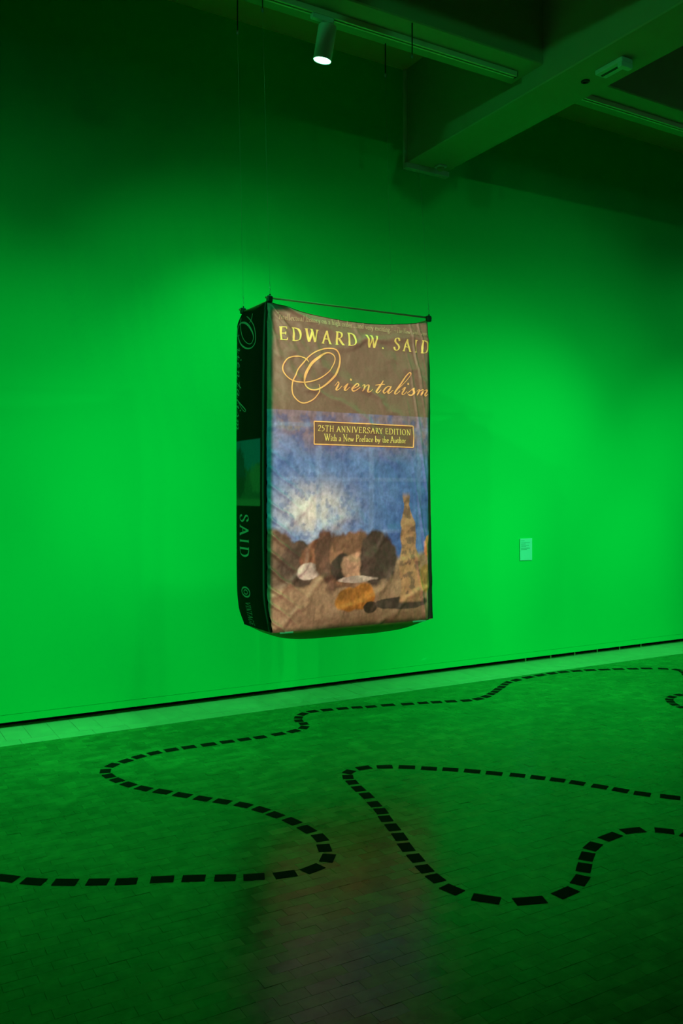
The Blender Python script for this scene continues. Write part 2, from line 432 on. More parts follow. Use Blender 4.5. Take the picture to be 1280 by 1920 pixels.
def front_y(X, Z):
    """surface of the front cover (world Y) at a point of its plane"""
    s = (X-BX0)/(BX1-BX0); t = (Z-BZ0)/(BZ1-BZ0)
    sc = np.clip(s, 0, 1); tc = np.clip(t, 0, 1)
    puff = .030*(1-np.abs(2*sc-1)**6)*(1-np.abs(2*tc-1)**10)
    w_ = .014*(fbm(X*3.2, Z*3.2)-.5)+.012*(fbm(X*14, Z*9+3)-.5)
    sh = lambda ph: (.5+.5*np.cos(ph))**6          # narrow fold
    # crimps pulled in along the left edge
    cr = np.exp(-np.clip(s, 0, 1)/.075)*(.20+.80*sstep(.62-t, 0, .2))
    w_ = w_+.024*cr*sh(.5*(Z*120+X*95+6*fbm(X*6, Z*5)))
    # folds fanning out of the top left corner
    dx = X-BX0+.02; dz = BZ1-Z+.02; rr = np.sqrt(dx*dx+dz*dz); an = np.arctan2(dz, dx)
    w_ = w_+.030*np.exp(-rr/.28)*sh(an*13+.9+1.2*fbm(X*3, Z*3))*sstep(rr, .02, .12)
    w_ = w_+.022*np.exp(-rr/.5)*sh(an*9.5+2.1+1.5*fbm(X*4, Z*4))*sstep(rr, .1, .25)
    # near-vertical pull folds by the right edge
    ph = (X+.20*(Z-2.4))*85+2.2*fbm(X*2, Z*2)
    w_ = w_+.012*np.exp(-((s-.885)/.055)**2)*sstep(t, .50, .78)*sh(ph)
    w_ = w_+.010*np.exp(-((s-.93)/.05)**2)*sh(ph*.8+1)*(1-sstep(t, .45, .75))
    # slack creases under the author line and in the header
    w_ = w_+.014*np.exp(-((t-.905)/.06)**2)*sh(Z*30-X*5+3*fbm(X*4, Z*4))*sstep(s, .25, .5)
    w_ = w_+.018*sh(Z*20+X*15+9*fbm(X*3, Z*3))*sstep(t, .45, .7)*fbm(X*5+2, Z*5)
    w_ = w_+.009*sh(Z*18-X*15+9*fbm(X*3+9, Z*3))*(1-sstep(t, .3, .5))
    edge = sstep(sc, 0, .02)*sstep(1-sc, 0, .03)
    round_ = .035*(1-sstep(1-sc, 0, .05))
    return BY0-puff-w_*(.35+.65*edge)+round_+.012*(1-sstep(sc, 0, .012))
def sag(s): return .074*np.sin(np.pi*np.clip(s, 0, 1))**.75

def blend(c, m, col):
    m = np.clip(m, 0, 1)[..., None]; return c*(1-m)+np.array(col)*m
E_COVER = np.array((1.40, 1.66, .90))
def S(r_, g_, b_): return np.array(lin((r_, g_, b_)))/E_COVER
def cover_colour(X, Z):
    """a plain stand-in picture: blue haze over a brown ground with rounded earth-coloured rocks"""
    s = (X-BX0)/(BX1-BX0); t = (Z-BZ0)/(BZ1-BZ0)
    n1 = fbm(s*9, t*14); n2 = fbm(s*34, t*52+7); n3 = fbm(s*3+4, t*4)
    c = np.zeros(X.shape+(3,))
    c[:] = S(138, 116, 84)
    # picture field
    pic = (t < .676)
    p_ = np.zeros_like(c); p_[:] = S(92, 126, 168)
    p_ = blend(p_, sstep(t, .50, .62), S(148, 128, 124))
    p_ = blend(p_, np.exp(-((s-.25)/.19)**2-((t-.365)/.085)**2), S(250, 240, 205))
    p_ = blend(p_, .55*sstep(n1, .45, .75), S(122, 158, 196))
    p_ = blend(p_, .45*sstep(n2, .5, .7), S(70, 100, 148))
    # faint square panelling of the blue field
    gx = np.abs(((s*3.2+.13) % 1)-.5); gz = np.abs(((t*6.0+.2) % 1)-.5)
    p_ = blend(p_, .30*np.maximum(sstep(gx, .43, .47), sstep(gz, .45, .48)), S(150, 176, 200))
    p_ = blend(p_, .35*sstep(s, .62, .80)*(1-sstep(t, .40, .55)), S(52, 82, 150))
    # ground
    gl = .225+.015*np.sin(s*7)+.03*(n3-.5)
    g_ = np.zeros_like(c); g_[:] = S(176, 140, 98)
    g_ = blend(g_, .6*sstep(n1, .4, .7), S(142, 110, 76)); g_ = blend(g_, .5*sstep(n2, .5, .75), S(200, 160, 110))
    g_ = blend(g_, .65*sstep(.08-t, 0, .08)*sstep(s, .15, .5), S(96, 70, 38))
    gm = sstep(gl-t, -.012, .012)[..., None]
    p_ = p_*(1-gm)+g_*gm
    # rounded rocks (ellipses): s, t, rs, rt, colour
    rocks = [(.04,.220,.11,.090,(112,86,62)), (.17,.205,.12,.075,(86,66,50)), (.27,.225,.11,.060,(140,92,62)),
             (.21,.180,.07,.028,(186,164,136)), (.36,.215,.12,.100,(104,74,54)), (.46,.215,.14,.095,(132,94,64)),
             (.40,.190,.07,.045,(66,50,40)), (.52,.190,.11,.055,(180,136,98)), (.62,.210,.12,.090,(76,58,46)),
             (.49,.150,.12,.012,(184,162,132)),
             (.46,.085,.10,.038,(150,98,38)), (.54,.094,.08,.040,(172,110,42)), (.585,.058,.05,.024,(60,46,32)),
             (.96,.145,.070,.050,(160,122,62)), (.97,.245,.05,.040,(170,112,60)),
             (.78,.065,.18,.022,(74,60,46))]
    for k, (rs_, rt_, a_, b_, col) in enumerate(rocks):
        q = np.sqrt(((s-rs_)/a_)**2+((t-rt_)/b_)**2)+.55*(fbm(s*14+k, t*20+k)-.5)
        mk = 1-sstep(q, .85, 1.05)
        cc = np.array(S(*col)); c2 = np.array(S(*[min(255, v*1.28) for v in col])); mix = sstep(fbm(s*20+k*3, t*30), .4, .7)[..., None]
        p_ = p_*(1-mk[..., None])+(cc*(1-mix)+c2*mix)*mk[..., None]
    # a leaning slab of sandstone at the right, broad at its foot
    cx = .840-.10*(t-.1); hw_ = .085-.17*(t-.06)+.05*(fbm(t*0+3, t*16)-.5)
    mk = (1-sstep(np.abs(s-cx)/np.maximum(hw_, .012), .85, 1.05))*sstep(t, .060, .075)*(1-sstep(t, .40, .43))
    p_ = blend(p_, mk, S(200, 150, 96)); p_ = blend(p_, mk*sstep(n1, .42, .6)*.5, S(160, 120, 82)); p_ = blend(p_, mk*sstep(n2, .52, .66)*.6, S(96, 78, 66))
    p_ = p_*(.70+.60*fbm(s*60+2, t*95))[..., None]*(.86+.28*fbm(s*120, t*40+9))[..., None]
    c = np.where(pic[..., None], p_, c)
    # caption panel
    pa, pb, pc = PANEL
    inn = (s > pa[0]) & (s < pa[1]) & (t > pb[0]) & (t < pb[1])
    c = np.where(inn[..., None], S(128, 102, 70), c)
    # black turned edge at the right
    c = blend(c, sstep(s, .976, .982), (.010, .014, .010))
    return c
_pl = on_y(588, 790, BY0-.03); _pr = on_y(774, 839, BY0-.03)
PANEL = (((_pl[0]-BX0)/(BX1-BX0), (_pr[0]-BX0)/(BX1-BX0)), ((_pr[2]-BZ0)/(BZ1-BZ0), (_pl[2]-BZ0)/(BZ1-BZ0)), 0)

def grid_faces(nu, nv, flip=False):
    f = []
    for j in range(nv):
        for i in range(nu):
            a = j*(nu+1)+i; q = (a, a+1, a+nu+2, a+nu+1)
            f.append(tuple(reversed(q)) if flip else q)
    return f
def colour_mesh(me, cols):
    at = me.color_attributes.new('print', 'FLOAT_COLOR', 'POINT')
    a = np.ones((len(cols), 4), dtype=np.float32); a[:, :3] = cols
    at.data.foreach_set('color', a.ravel())

book = empty('hanging_book', ((BX0+BX1)/2, (BY0+BY1)/2, BZ0))
tag(book, 'giant fabric book with brown cover and blue picture hanging in mid-air', 'book')
BO = Vector(book.location)
def rel(P): return P-np.array(BO)

# front cover
nu, nv = 250, 400
uu, tt = np.meshgrid(np.linspace(0, 1, nu+1), np.linspace(0, 1, nv+1))
xl, xr = edges(tt)
X = xl+(xr-xl)*uu
Z = BZ0+(BZ1-BZ0)*tt-sag(uu)*tt**9
P = np.stack([X, front_y(X, Z), Z], -1).reshape(-1, 3)
me = mesh('front_cover', rel(P), grid_faces(nu, nv), True); colour_mesh(me, cover_colour(X, Z).reshape(-1, 3))
cover = obj('front_cover', me, M['print'], book); cover['label'] = 'creased printed front cover of brown and blue fabric'

# spine (faces -X): rows up, columns from back edge to front edge
nu2, nv2 = 60, 240
uu, tt = np.meshgrid(np.linspace(0, 1, nu2+1), np.linspace(0, 1, nv2+1))
def spine_x(Y, Z):
    v_ = (Y-BY0)/(BY1-BY0); t = (Z-BZ0)/(BZ1-BZ0)
    xl_, _ = edges(t)
    b_ = .022*(1-np.abs(2*np.clip(v_, 0, 1)-1)**4)*(1-np.abs(2*np.clip(t, 0, 1)-1)**8)
    return xl_-b_-.006*(fbm(Y*5+3, Z*4)-.5)
yb = BY1-.085*sstep(tt, .955, 1.0)-.05*sstep(.06-tt, 0, .06)
yf = BY0+.012
Y = yb+(yf-yb)*uu
Z = BZ0+(BZ1+.012-BZ0)*tt-.03*np.sin(np.pi*uu)*tt**14
Xs = spine_x(Y, Z)
P = np.stack([Xs, Y, Z], -1).reshape(-1, 3)
def spine_colour(Y, Z):
    c = np.zeros(Y.shape+(3,)); c[:] = (.004, .004, .003)
    v_ = (Y-BY0)/(BY1-BY0)
    za, zb = on_x(470, 948, BX0)[2], on_x(470, 826, BX0)[2]
    t = (Z-za)/(zb-za)
    p_ = np.zeros_like(c); p_[:] = (.020, .085, .14)
    n1 = fbm(Y*18, Z*18); n2 = fbm(Y*50, Z*50)
    p_ = blend(p_, sstep(.62+.25*(n1-.5)-t-.35*(v_-.3), -.04, .05), (.075, .060, .035))
    p_ = blend(p_, .8*(1-sstep(np.sqrt(((v_-.25)/.22)**2+((t-.42)/.24)**2)+.5*(n2-.5), .7, 1.1)), (.14, .10, .055))
    p_ = blend(p_, .8*(1-sstep(np.sqrt(((v_-.80)/.22)**2+((t-.50)/.42)**2)+.5*(n2-.5), .8, 1.1)), (.030, .026, .018))
    p_ = blend(p_, (1-sstep(t, .06, .14)), (.13, .10, .05))
    inn = ((t > 0) & (t < 1) & (v_ > .15))[..., None]
    c = np.where(inn, p_, c)
    c = blend(c, (np.abs(v_-.085) < .014)*1.0, (.05, .07, .06))
    return c
me = mesh('spine', rel(P), grid_faces(nu2, nv2), True); colour_mesh(me, spine_colour(Y, Z).reshape(-1, 3))
spine = obj('spine', me, M['spine_print'], book); spine['label'] = 'black printed spine of the fabric book'

# back cover, fore edge, top and bottom fabric
nu3, nv3 = 40, 60
uu, tt = np.meshgrid(np.linspace(0, 1, nu3+1), np.linspace(0, 1, nv3+1))
xl, xr = edges(tt); X = xl+(xr-xl)*uu; Z = BZ0+(BZ1-BZ0)*tt-sag(uu)*tt**9
yb3 = BY1-.085*sstep(tt, .955, 1.0)*(1-uu)-.05*sstep(.06-tt, 0, .06)
Y = yb3+.02*np.sin(np.pi*uu)*np.sin(np.pi*tt)+.008*(fbm(X*5, Z*5)-.5)
obj('back_cover', mesh('back_cover', rel(np.stack([X, Y, Z], -1).reshape(-1, 3)), grid_faces(nu3, nv3, True), True), M['blackcloth'], book)
uu, tt = np.meshgrid(np.linspace(0, 1, 21), np.linspace(0, 1, 61))
_, xr = edges(tt); Y = BY0+.035+(BY1-.05*sstep(.06-tt, 0, .06)-BY0-.035)*uu; Z = BZ0+(BZ1-BZ0)*tt
Xf = xr-.03*np.sin(np.pi*uu)+.006*(fbm(Y*6, Z*5)-.5)
obj('fore_edge', mesh('fore_edge', rel(np.stack([Xf, Y, Z], -1).reshape(-1, 3)), grid_faces(20, 60), True), M['white_cloth'], book)
uu, vv = np.meshgrid(np.linspace(0, 1, 41), np.linspace(0, 1, 21))
xl0, xr0 = edges(np.zeros_like(uu)); X = xl0+(xr0-xl0)*uu; Y = BY0+.012+(BY1-.05-BY0-.012)*vv
fy = front_y(X, np.full_like(X, BZ0)); Y = np.where(vv == 0, fy, Y)
Zb = BZ0-.088*(1-np.abs(2*uu-1)**5)*(1-np.abs(2*np.clip(vv, 0, 1)-1)**3.2)+.004*(fbm(X*8, Y*8)-.5)*(vv > 0)
obj('bottom_panel', mesh('bottom_panel', rel(np.stack([X, Y, Zb], -1).reshape(-1, 3)), grid_faces(40, 20, True), True), M['white_cloth'], book)['label'] = 'slack pale fabric sagging under the book'
xl1, xr1 = edges(np.ones_like(uu)); X = xl1+(xr1-xl1)*uu; Y = BY0+(BY1-.085*(1-uu)-BY0)*vv
fy = front_y(X, np.full_like(X, BZ1)-sag(uu)); Y = np.where(vv == 0, fy, Y)
Zt = BZ1-sag(uu)-.03*np.sin(np.pi*vv)*np.sin(np.pi*uu)+.004
obj('top_panel', mesh('top_panel', rel(np.stack([X, Y, Zt], -1).reshape(-1, 3)), grid_faces(40, 20), True), M['white_cloth'], book)

# ------------------------------------------------------------------ lettering
def cr_spline(pts, n=10):
    pts = [np.array(p, float) for p in pts]
    if len(pts) < 3:
        return [pts[0]+(pts[1]-pts[0])*k/n for k in range(n+1)]
    out = []
    for i in range(len(pts)-1):
        p0 = pts[max(i-1, 0)]; p1 = pts[i]; p2 = pts[i+1]; p3 = pts[min(i+2, len(pts)-1)]
        for k in range(n):
            t = k/n
            out.append(.5*((2*p1)+(-p0+p2)*t+(2*p0-5*p1+4*p2-p3)*t*t+(-p0+3*p1-3*p2+p3)*t**3))
    out.append(pts[-1]); return out
def ribbon(V, Fc, pts, widths):
    """flat ribbon in 2-D from a polyline; pts list of 2-vectors"""
    n0 = len(V); n = len(pts); K = 3
    for i in range(n):
        t = pts[min(i+1, n-1)]-pts[max(i-1, 0)]; l = math.hypot(*t) or 1e-9
        nx, ny = -t[1]/l, t[0]/l
        for q in range(K):
            w_ = widths[i]*(.5-q/(K-1)); V.append((pts[i][0]+nx*w_, pts[i][1]+ny*w_))
    for i in range(n-1):
        for q in range(K-1):
            a = n0+K*i+q; Fc.append((a, a+1, a+K+1, a+K))
# roman letters drawn with a broad nib. 'l' straight, 'c' curved, serifs as (x, y)
G = {
 'E': (.66, [('l',(.16,0),(.16,1)),('l',(.05,1),(.56,1)),('l',(.16,.52),(.46,.52)),('l',(.05,0),(.60,0)),('t',(.56,1.02),(.56,.84)),('t',(.47,.63),(.47,.41)),('t',(.59,-.02),(.62,.18))], []),
 'D': (.82, [('l',(.17,0),(.17,1)),('c',(.05,1),(.36,1),(.62,.88),(.74,.5),(.62,.12),(.36,0),(.05,0))], []),
 'W': (1.12, [('l',(.07,1),(.33,0)),('l',(.33,0),(.56,.96)),('l',(.50,1),(.76,0)),('l',(.76,0),(1.02,1))], [(.07,1),(.50,1),(1.02,1)]),
 'A': (.80, [('l',(.08,0),(.39,1)),('l',(.37,1),(.71,0)),('l',(.18,.36),(.57,.36))], [(.08,0),(.71,0)]),
 'R': (.74, [('l',(.17,0),(.17,1)),('c',(.05,1),(.32,1),(.52,.92),(.56,.76),(.50,.60),(.34,.51),(.17,.50)),('l',(.33,.5),(.70,0))], [(.17,0),(.70,0)]),
 'S': (.60, [('c',(.49,.78),(.42,.95),(.28,1.0),(.12,.92),(.10,.73),(.26,.57),(.43,.44),(.51,.25),(.42,.06),(.26,0),(.12,.06),(.06,.26))], []),
 'I': (.36, [('l',(.18,0),(.18,1))], [(.18,0),(.18,1)]),
 'T': (.70, [('l',(.35,0),(.35,1)),('l',(.06,1),(.64,1)),('t',(.06,1.02),(.05,.82)),('t',(.64,1.02),(.65,.82))], [(.35,0)]),
 'H': (.84, [('l',(.17,0),(.17,1)),('l',(.67,0),(.67,1)),('l',(.17,.52),(.67,.52))], [(.17,0),(.17,1),(.67,0),(.67,1)]),
 'N': (.86, [('t',(.17,0),(.17,1)),('l',(.12,1),(.70,0)),('t',(.70,0),(.70,1))], [(.17,0),(.12,1),(.70,1)]),
 'V': (.80, [('l',(.07,1),(.39,0)),('l',(.39,0),(.72,1))], [(.07,1),(.72,1)]),
 'Y': (.74, [('l',(.07,1),(.36,.48)),('l',(.36,.48),(.66,1)),('l',(.36,.5),(.36,0))], [(.07,1),(.66,1),(.36,0)]),
 'O': (.88, [('c',(.44,1),(.20,.90),(.09,.5),(.20,.10),(.44,0),(.68,.10),(.79,.5),(.68,.90),(.44,1))], []),
 'P': (.66, [('l',(.17,0),(.17,1)),('c',(.05,1),(.32,1),(.52,.92),(.57,.74),(.50,.56),(.34,.47),(.17,.46))], [(.17,0)]),
 'G': (.84, [('c',(.68,.80),(.60,.95),(.44,1),(.20,.90),(.09,.5),(.20,.10),(.44,0),(.60,.05),(.70,.16)),('l',(.70,.42),(.70,.05))], [(.70,.42)]),
 '2': (.56, [('c',(.08,.78),(.16,.94),(.30,1),(.45,.90),(.45,.70),(.30,.42),(.06,.02)),('l',(.05,.03),(.50,.03))], []),
 '5': (.56, [('l',(.16,.96),(.48,.96)),('l',(.16,.98),(.13,.56)),('c',(.13,.56),(.30,.62),(.46,.50),(.48,.30),(.38,.08),(.20,0),(.07,.06))], []),
 '.': (.30, [('d',(.13,.05))], []),
 'a': (.48, [('c',(.09,.40),(.17,.50),(.30,.48),(.34,.36),(.34,.12),(.38,.02),(.45,.04)),('c',(.34,.30),(.16,.24),(.08,.12),(.14,.01),(.26,.03),(.34,.13))], []),
 'b': (.52, [('l',(.14,0),(.14,.98)),('c',(.14,.38),(.27,.50),(.42,.42),(.46,.24),(.40,.06),(.27,-.01),(.14,.06))], []),
 'c': (.44, [('c',(.39,.40),(.28,.50),(.14,.42),(.08,.24),(.14,.06),(.28,0),(.40,.08))], []),
 'd': (.54, [('l',(.38,.02),(.38,.98)),('c',(.38,.38),(.25,.50),(.11,.42),(.07,.24),(.12,.06),(.25,-.01),(.38,.08))], []),
 'e': (.46, [('c',(.09,.26),(.39,.28),(.36,.44),(.24,.50),(.12,.42),(.08,.24),(.14,.06),(.28,0),(.41,.09))], []),
 'f': (.34, [('c',(.36,.90),(.28,.99),(.18,.94),(.14,.78),(.14,.4),(.14,0)),('l',(.04,.46),(.30,.46))], [(.14,0)]),
 'g': (.50, [('c',(.24,.50),(.10,.44),(.10,.26),(.24,.20),(.36,.28),(.36,.44),(.24,.50)),('c',(.16,.20),(.10,.08),(.34,.02),(.42,-.10),(.34,-.24),(.14,-.24),(.06,-.12),(.18,.0)),('l',(.34,.46),(.46,.48))], []),
 'h': (.56, [('l',(.14,0),(.14,.98)),('c',(.14,.36),(.28,.50),(.40,.42),(.41,.24),(.41,0))], [(.14,0),(.41,0)]),
 'i': (.28, [('l',(.14,0),(.14,.48)),('d',(.14,.68))], [(.14,0)]),
 'k': (.54, [('l',(.14,0),(.14,.98)),('l',(.14,.20),(.40,.47)),('l',(.22,.28),(.47,0))], [(.14,0),(.47,0)]),
 'l': (.28, [('l',(.14,0),(.14,.98))], [(.14,0)]),
 'm': (.84, [('l',(.14,0),(.14,.48)),('c',(.14,.36),(.27,.50),(.37,.44),(.40,.26),(.40,0)),('c',(.40,.36),(.53,.50),(.63,.44),(.68,.26),(.68,0))], [(.14,0),(.40,0),(.68,0)]),
 'n': (.58, [('l',(.14,0),(.14,.48)),('c',(.14,.36),(.28,.50),(.40,.42),(.42,.24),(.42,0))], [(.14,0),(.42,0)]),
 'o': (.52, [('c',(.26,.50),(.12,.43),(.07,.25),(.12,.06),(.26,0),(.40,.06),(.45,.25),(.40,.43),(.26,.50))], []),
 'r': (.40, [('l',(.14,0),(.14,.48)),('c',(.14,.34),(.24,.48),(.35,.46))], [(.14,0)]),
 's': (.38, [('c',(.31,.38),(.24,.49),(.11,.45),(.10,.33),(.22,.25),(.32,.15),(.27,.02),(.14,0),(.06,.12))], []),
 't': (.32, [('c',(.15,.62),(.14,.3),(.16,.06),(.24,0),(.31,.06)),('l',(.04,.46),(.28,.46))], []),
 'u': (.56, [('c',(.13,.48),(.13,.2),(.17,.03),(.28,0),(.40,.12)),('l',(.41,.48),(.41,.0))], []),
 'v': (.50, [('l',(.06,.48),(.24,0)),('l',(.24,0),(.44,.48))], []),
 'w': (.74, [('l',(.06,.48),(.22,0)),('l',(.22,0),(.38,.46)),('l',(.34,.48),(.52,0)),('l',(.52,0),(.68,.48))], []),
 'x': (.50, [('l',(.07,.48),(.43,0)),('l',(.43,.48),(.07,0))], []),
 'y': (.50, [('l',(.06,.48),(.25,0)),('c',(.44,.48),(.25,0),(.16,-.22),(.05,-.22))], []),
 '"': (.34, [('t',(.12,.98),(.08,.78)),('t',(.24,.98),(.20,.78))], []),
 '-': (.80, [('l',(.05,.28),(.75,.28))], []),
 ' ': (.30, [], []),
}
def nib(t, thick, thin):
    l = math.hypot(t[0], t[1]) or 1e-9
    a = math.atan2(t[1]/l, t[0]/l)
    return thin+(thick-thin)*abs(math.sin(a-math.radians(22)))**1.7
def text2d(txt, thick=.15, thin=.045, track=0.0, slant=0.0):
    V, Fc, x = [], [], 0.0
    for ch in txt:
        w_, strokes, serifs = G[ch]
        for st in strokes:
            if st[0] == 'd':
                cx, cy = st[1]; n0 = len(V); k = 8
                V += [(x+cx+.085*math.cos(2*math.pi*i/k), cy+.085*math.sin(2*math.pi*i/k)) for i in range(k)]; Fc.append(tuple(range(n0, n0+k))); continue
            pts = cr_spline(st[1:], 6) if st[0] == 'c' else cr_spline(st[1:3], 10)
            pts = [np.array((x+p_[0], p_[1])) for p_ in pts]
            ws = [thin*1.2 if st[0] == 't' else nib(pts[min(i+1, len(pts)-1)]-pts[max(i-1, 0)], thick, thin) for i in range(len(pts))]
            ribbon(V, Fc, pts, ws)
        for (sx, sy) in serifs:
            d = .13 if sy in (0, 1) or sy > .9 else .10
            ribbon(V, Fc, [np.array((x+sx-d, sy)), np.array((x+sx, sy)), np.array((x+sx+d, sy))], [thin*.7, thin*1.5, thin*.7])
        x += w_+track
    V = [(a+slant*b, b) for a, b in V]
    return V, Fc, x-track
def put_front(name, V2, Fc, m, parent=cover, off=.0055):
    A = np.array(V2); Yv = front_y(A[:, 0], A[:, 1])-off
    Pw = np.stack([A[:, 0], Yv, A[:, 1]], -1)
    return obj(name, mesh(name, rel(Pw), Fc), m, parent)
def front_pt(px, py): p_ = on_y(px, py, BY0-.03); return np.array((p_[0], p_[2]))
def line_front(name, txt, a_px, b_px, h, m, split=False, **kw):
    a, b = front_pt(*a_px), front_pt(*b_px)
    L = math.hypot(*(b-a)); V, Fc, wd = text2d(txt, **kw)
    e = (b-a)/L; n = np.array((-e[1], e[0])); k = L/wd
    put2 = lambda VV, x0: [a+e*((v[0]+x0)*k)+n*(v[1]*h) for v in VV]
    if not split: return put_front(name, put2(V, 0), Fc, m)
    x = 0.0
    for ch in txt:
        V, Fc, w1 = text2d(ch, **kw)
        if V: put_front('letter', put2(V, x), Fc, m)
        x += w1+kw.get('track', 0)
line_front('author_lettering', 'EDWARD W. SAID', (524, 636), (805, 662.5), .079, M['yellow'], thick=.17, thin=.05, track=.28, split=True)
line_front('quote_lettering', '"Intellectual history on a high order...and very exciting."', (520, 597), (737, 623), .040, M['cream'], thick=.13, thin=.06, track=.02)
line_front('quote_source_lettering', '-The New York Times', (738, 623), (804, 629.5), .036, M['cream'], thick=.12, thin=.06, slant=.22)
line_front('edition_lettering', '25TH ANNIVERSARY EDITION', (595, 808), (769, 816), .036, M['yellow'], thick=.15, thin=.06, track=.10)
line_front('preface_lettering', 'With a New Preface by the Author', (607, 826), (760, 831), .042, M['yellow'], thick=.14, thin=.06, track=.015)
# caption frame
(pa0, pa1), (pb0, pb1), _ = PANEL
fx0, fx1 = BX0+pa0*(BX1-BX0), BX0+pa1*(BX1-BX0); fz0, fz1 = BZ0+pb0*(BZ1-BZ0), BZ0+pb1*(BZ1-BZ0)
V, Fc = [], []
for a, b in (((fx0, fz0), (fx1, fz0)), ((fx0, fz1), (fx1, fz1)), ((fx0, fz0), (fx0, fz1)), ((fx1, fz0), (fx1, fz1))):
    a = np.array(a); b = np.array(b); n = 60
    ribbon(V, Fc, [a+(b-a)*k/n for k in range(n+1)], [.0075]*(n+1))
put_front('caption_frame', V, Fc, M['gold'])

# script title, strokes given as pen paths with widths
def O_path():
    z = [(692,645,10),(702,700,14),(672,800,18),(600,890,18),(470,945,18),(370,915,18),(290,820,20),(270,700,20),(290,580,20),(350,430,20),(470,270,20),(600,150,18),(740,90,18),(860,72,20),(960,90,20),(1020,160,24),(1038,260,28),(1010,390,34),(930,530,34),(820,640,28),(700,715,22),(590,742,20),(510,710,22),(465,640,30),(462,560,36),(500,430,44),(590,300,44),(700,205,36),(800,150,24),(870,145,18),(930,180,18),(955,240,18),(930,330,16),(860,430,16),(760,520,18),(640,580,18),(500,612,18),(380,612,18),(260,570,18),(170,490,18),(130,400,20),(140,320,20),(190,240,18),(270,205,18),(360,200,18),(440,215,18),(500,245,18),(530,290,10)]
    k = 8.533; return [[(515+a/k, 645+b/k, c/k) for a, b, c in z]]
def rest_paths():
    T, t_ = 24, 9
    z = [
     [(8,235,t_),(30,205,t_),(50,180,t_)], [(44,180,14),(62,200,16),(48,235,T),(26,275,T),(34,288,14),(60,278,t_),(102,235,t_)],
     [(122,255,t_),(150,225,t_),(168,208,t_)], [(176,205,14),(155,245,T),(136,282,T),(150,292,14),(172,280,t_),(204,248,t_)],
     [(225,275,t_),(270,258,t_),(308,232,12),(312,212,14),(292,206,14),(258,235,20),(238,272,T),(248,298,18),(280,294,12),(326,255,t_)],
     [(360,240,t_),(380,222,t_),(398,216,t_)], [(404,216,14),(385,258,T),(362,304,16)], [(374,284,t_),(405,245,t_),(440,222,12),(458,228,18),(446,260,T),(428,298,T),(440,316,14),(466,306,t_),(500,276,t_)],
     [(642,165,12),(600,235,T),(560,290,T),(545,316,18),(562,324,12),(588,306,t_),(612,282,t_)], [(540,224,t_),(600,216,14),(662,212,t_)],
     [(735,245,12),(705,240,12),(668,265,20),(640,305,T),(650,326,18),(682,312,t_),(722,268,t_),(742,243,t_)], [(746,238,14),(724,280,T),(702,316,T),(716,328,14),(738,316,t_),(768,288,t_)],
     [(800,300,t_),(880,225,t_),(955,145,t_),(990,90,12),(984,66,14),(960,74,16),(905,145,20),(840,245,T),(792,318,T),(798,338,16),(822,330,t_),(856,296,t_)],
     [(880,285,t_),(905,262,t_),(922,250,t_)], [(930,250,14),(908,290,T),(884,332,T),(896,346,14),(918,336,t_),(950,304,t_)],
     [(950,330,t_),(995,295,t_),(1036,258,t_)], [(1036,260,14),(1028,285,T),(1038,318,T),(1018,348,20),(985,354,18),(968,340,16)],
     [(1078,305,t_),(1098,286,t_),(1114,280,t_)], [(1120,280,14),(1102,318,T),(1082,354,16)],
     [(1092,338,t_),(1122,298,t_),(1150,284,14),(1160,294,18),(1146,328,T),(1134,356,16)],
     [(1146,338,t_),(1174,300,t_),(1202,286,14),(1216,294,18),(1204,322,T),(1192,348,T),(1204,362,14),(1232,336,t_)]]
    k = 6.919; out = [[(625+a/k, 690+b/k, c/k) for a, b, c in s_] for s_ in z]
    dots = [(625+217/k, 690+153/k, 2.3), (625+962/k, 690+208/k, 2.3)]
    return out, dots
def title2d():
    V, Fc = [], []
    ps = O_path(); rp, dots = rest_paths()
    for path in ps+rp:
        sp = cr_spline(path, 7)
        pts = [front_pt(q[0], q[1]) for q in sp]
        sc_ = 5.6/F                      # metres per pixel at the cover
        ribbon(V, Fc, pts, [max(q[2], 1.0)*sc_ for q in sp])
    for (a, b, r_) in dots:
        c = front_pt(a, b); n0 = len(V)
        V += [c+np.array((math.cos(2*math.pi*i/10), math.sin(2*math.pi*i/10)))*r_*5.6/F for i in range(10)]; Fc.append(tuple(range(n0, n0+10)))
    return V, Fc
TV, TF = title2d()
put_front('title_lettering', TV, TF, M['gold'])

# spine lettering: reads downwards, letter tops towards the front cover
def put_spine(name, V2, Fc, m, off=.0022):
    A = np.array(V2)                    # columns: world Y, world Z
    keep = [f_ for f_ in Fc if all(A[i, 0] < BY1-.004 for i in f_)]
    Xv = spine_x(A[:, 0], A[:, 1])-off
    return obj(name, mesh(name, rel(np.stack([Xv, A[:, 0], A[:, 1]], -1)), keep), m, spine)
def line_spine(name, txt, px_base, y0, y1, px_top, m, **kw):
    a = on_x(px_base, y0, BX0-.02); b = on_x(px_base, y1, BX0-.02); c = on_x(px_top, (y0+y1)/2, BX0-.02)
    V, Fc, wd = text2d(txt, **kw)
    k = (a[2]-b[2])/wd; hgt = a[1]-c[1]
    put_spine(name, [(a[1]-v[1]*hgt, a[2]-v[0]*k) for v in V], Fc, m)
line_spine('spine_author_lettering', 'SAID', 451.5, 964, 1043, 468, M['spine_ink'], thick=.16, thin=.05, track=.22)
line_spine('spine_publisher_lettering', 'VINTAGE', 457.5, 1128, 1172, 467, M['spine_ink'], thick=.15, thin=.05, track=.10)
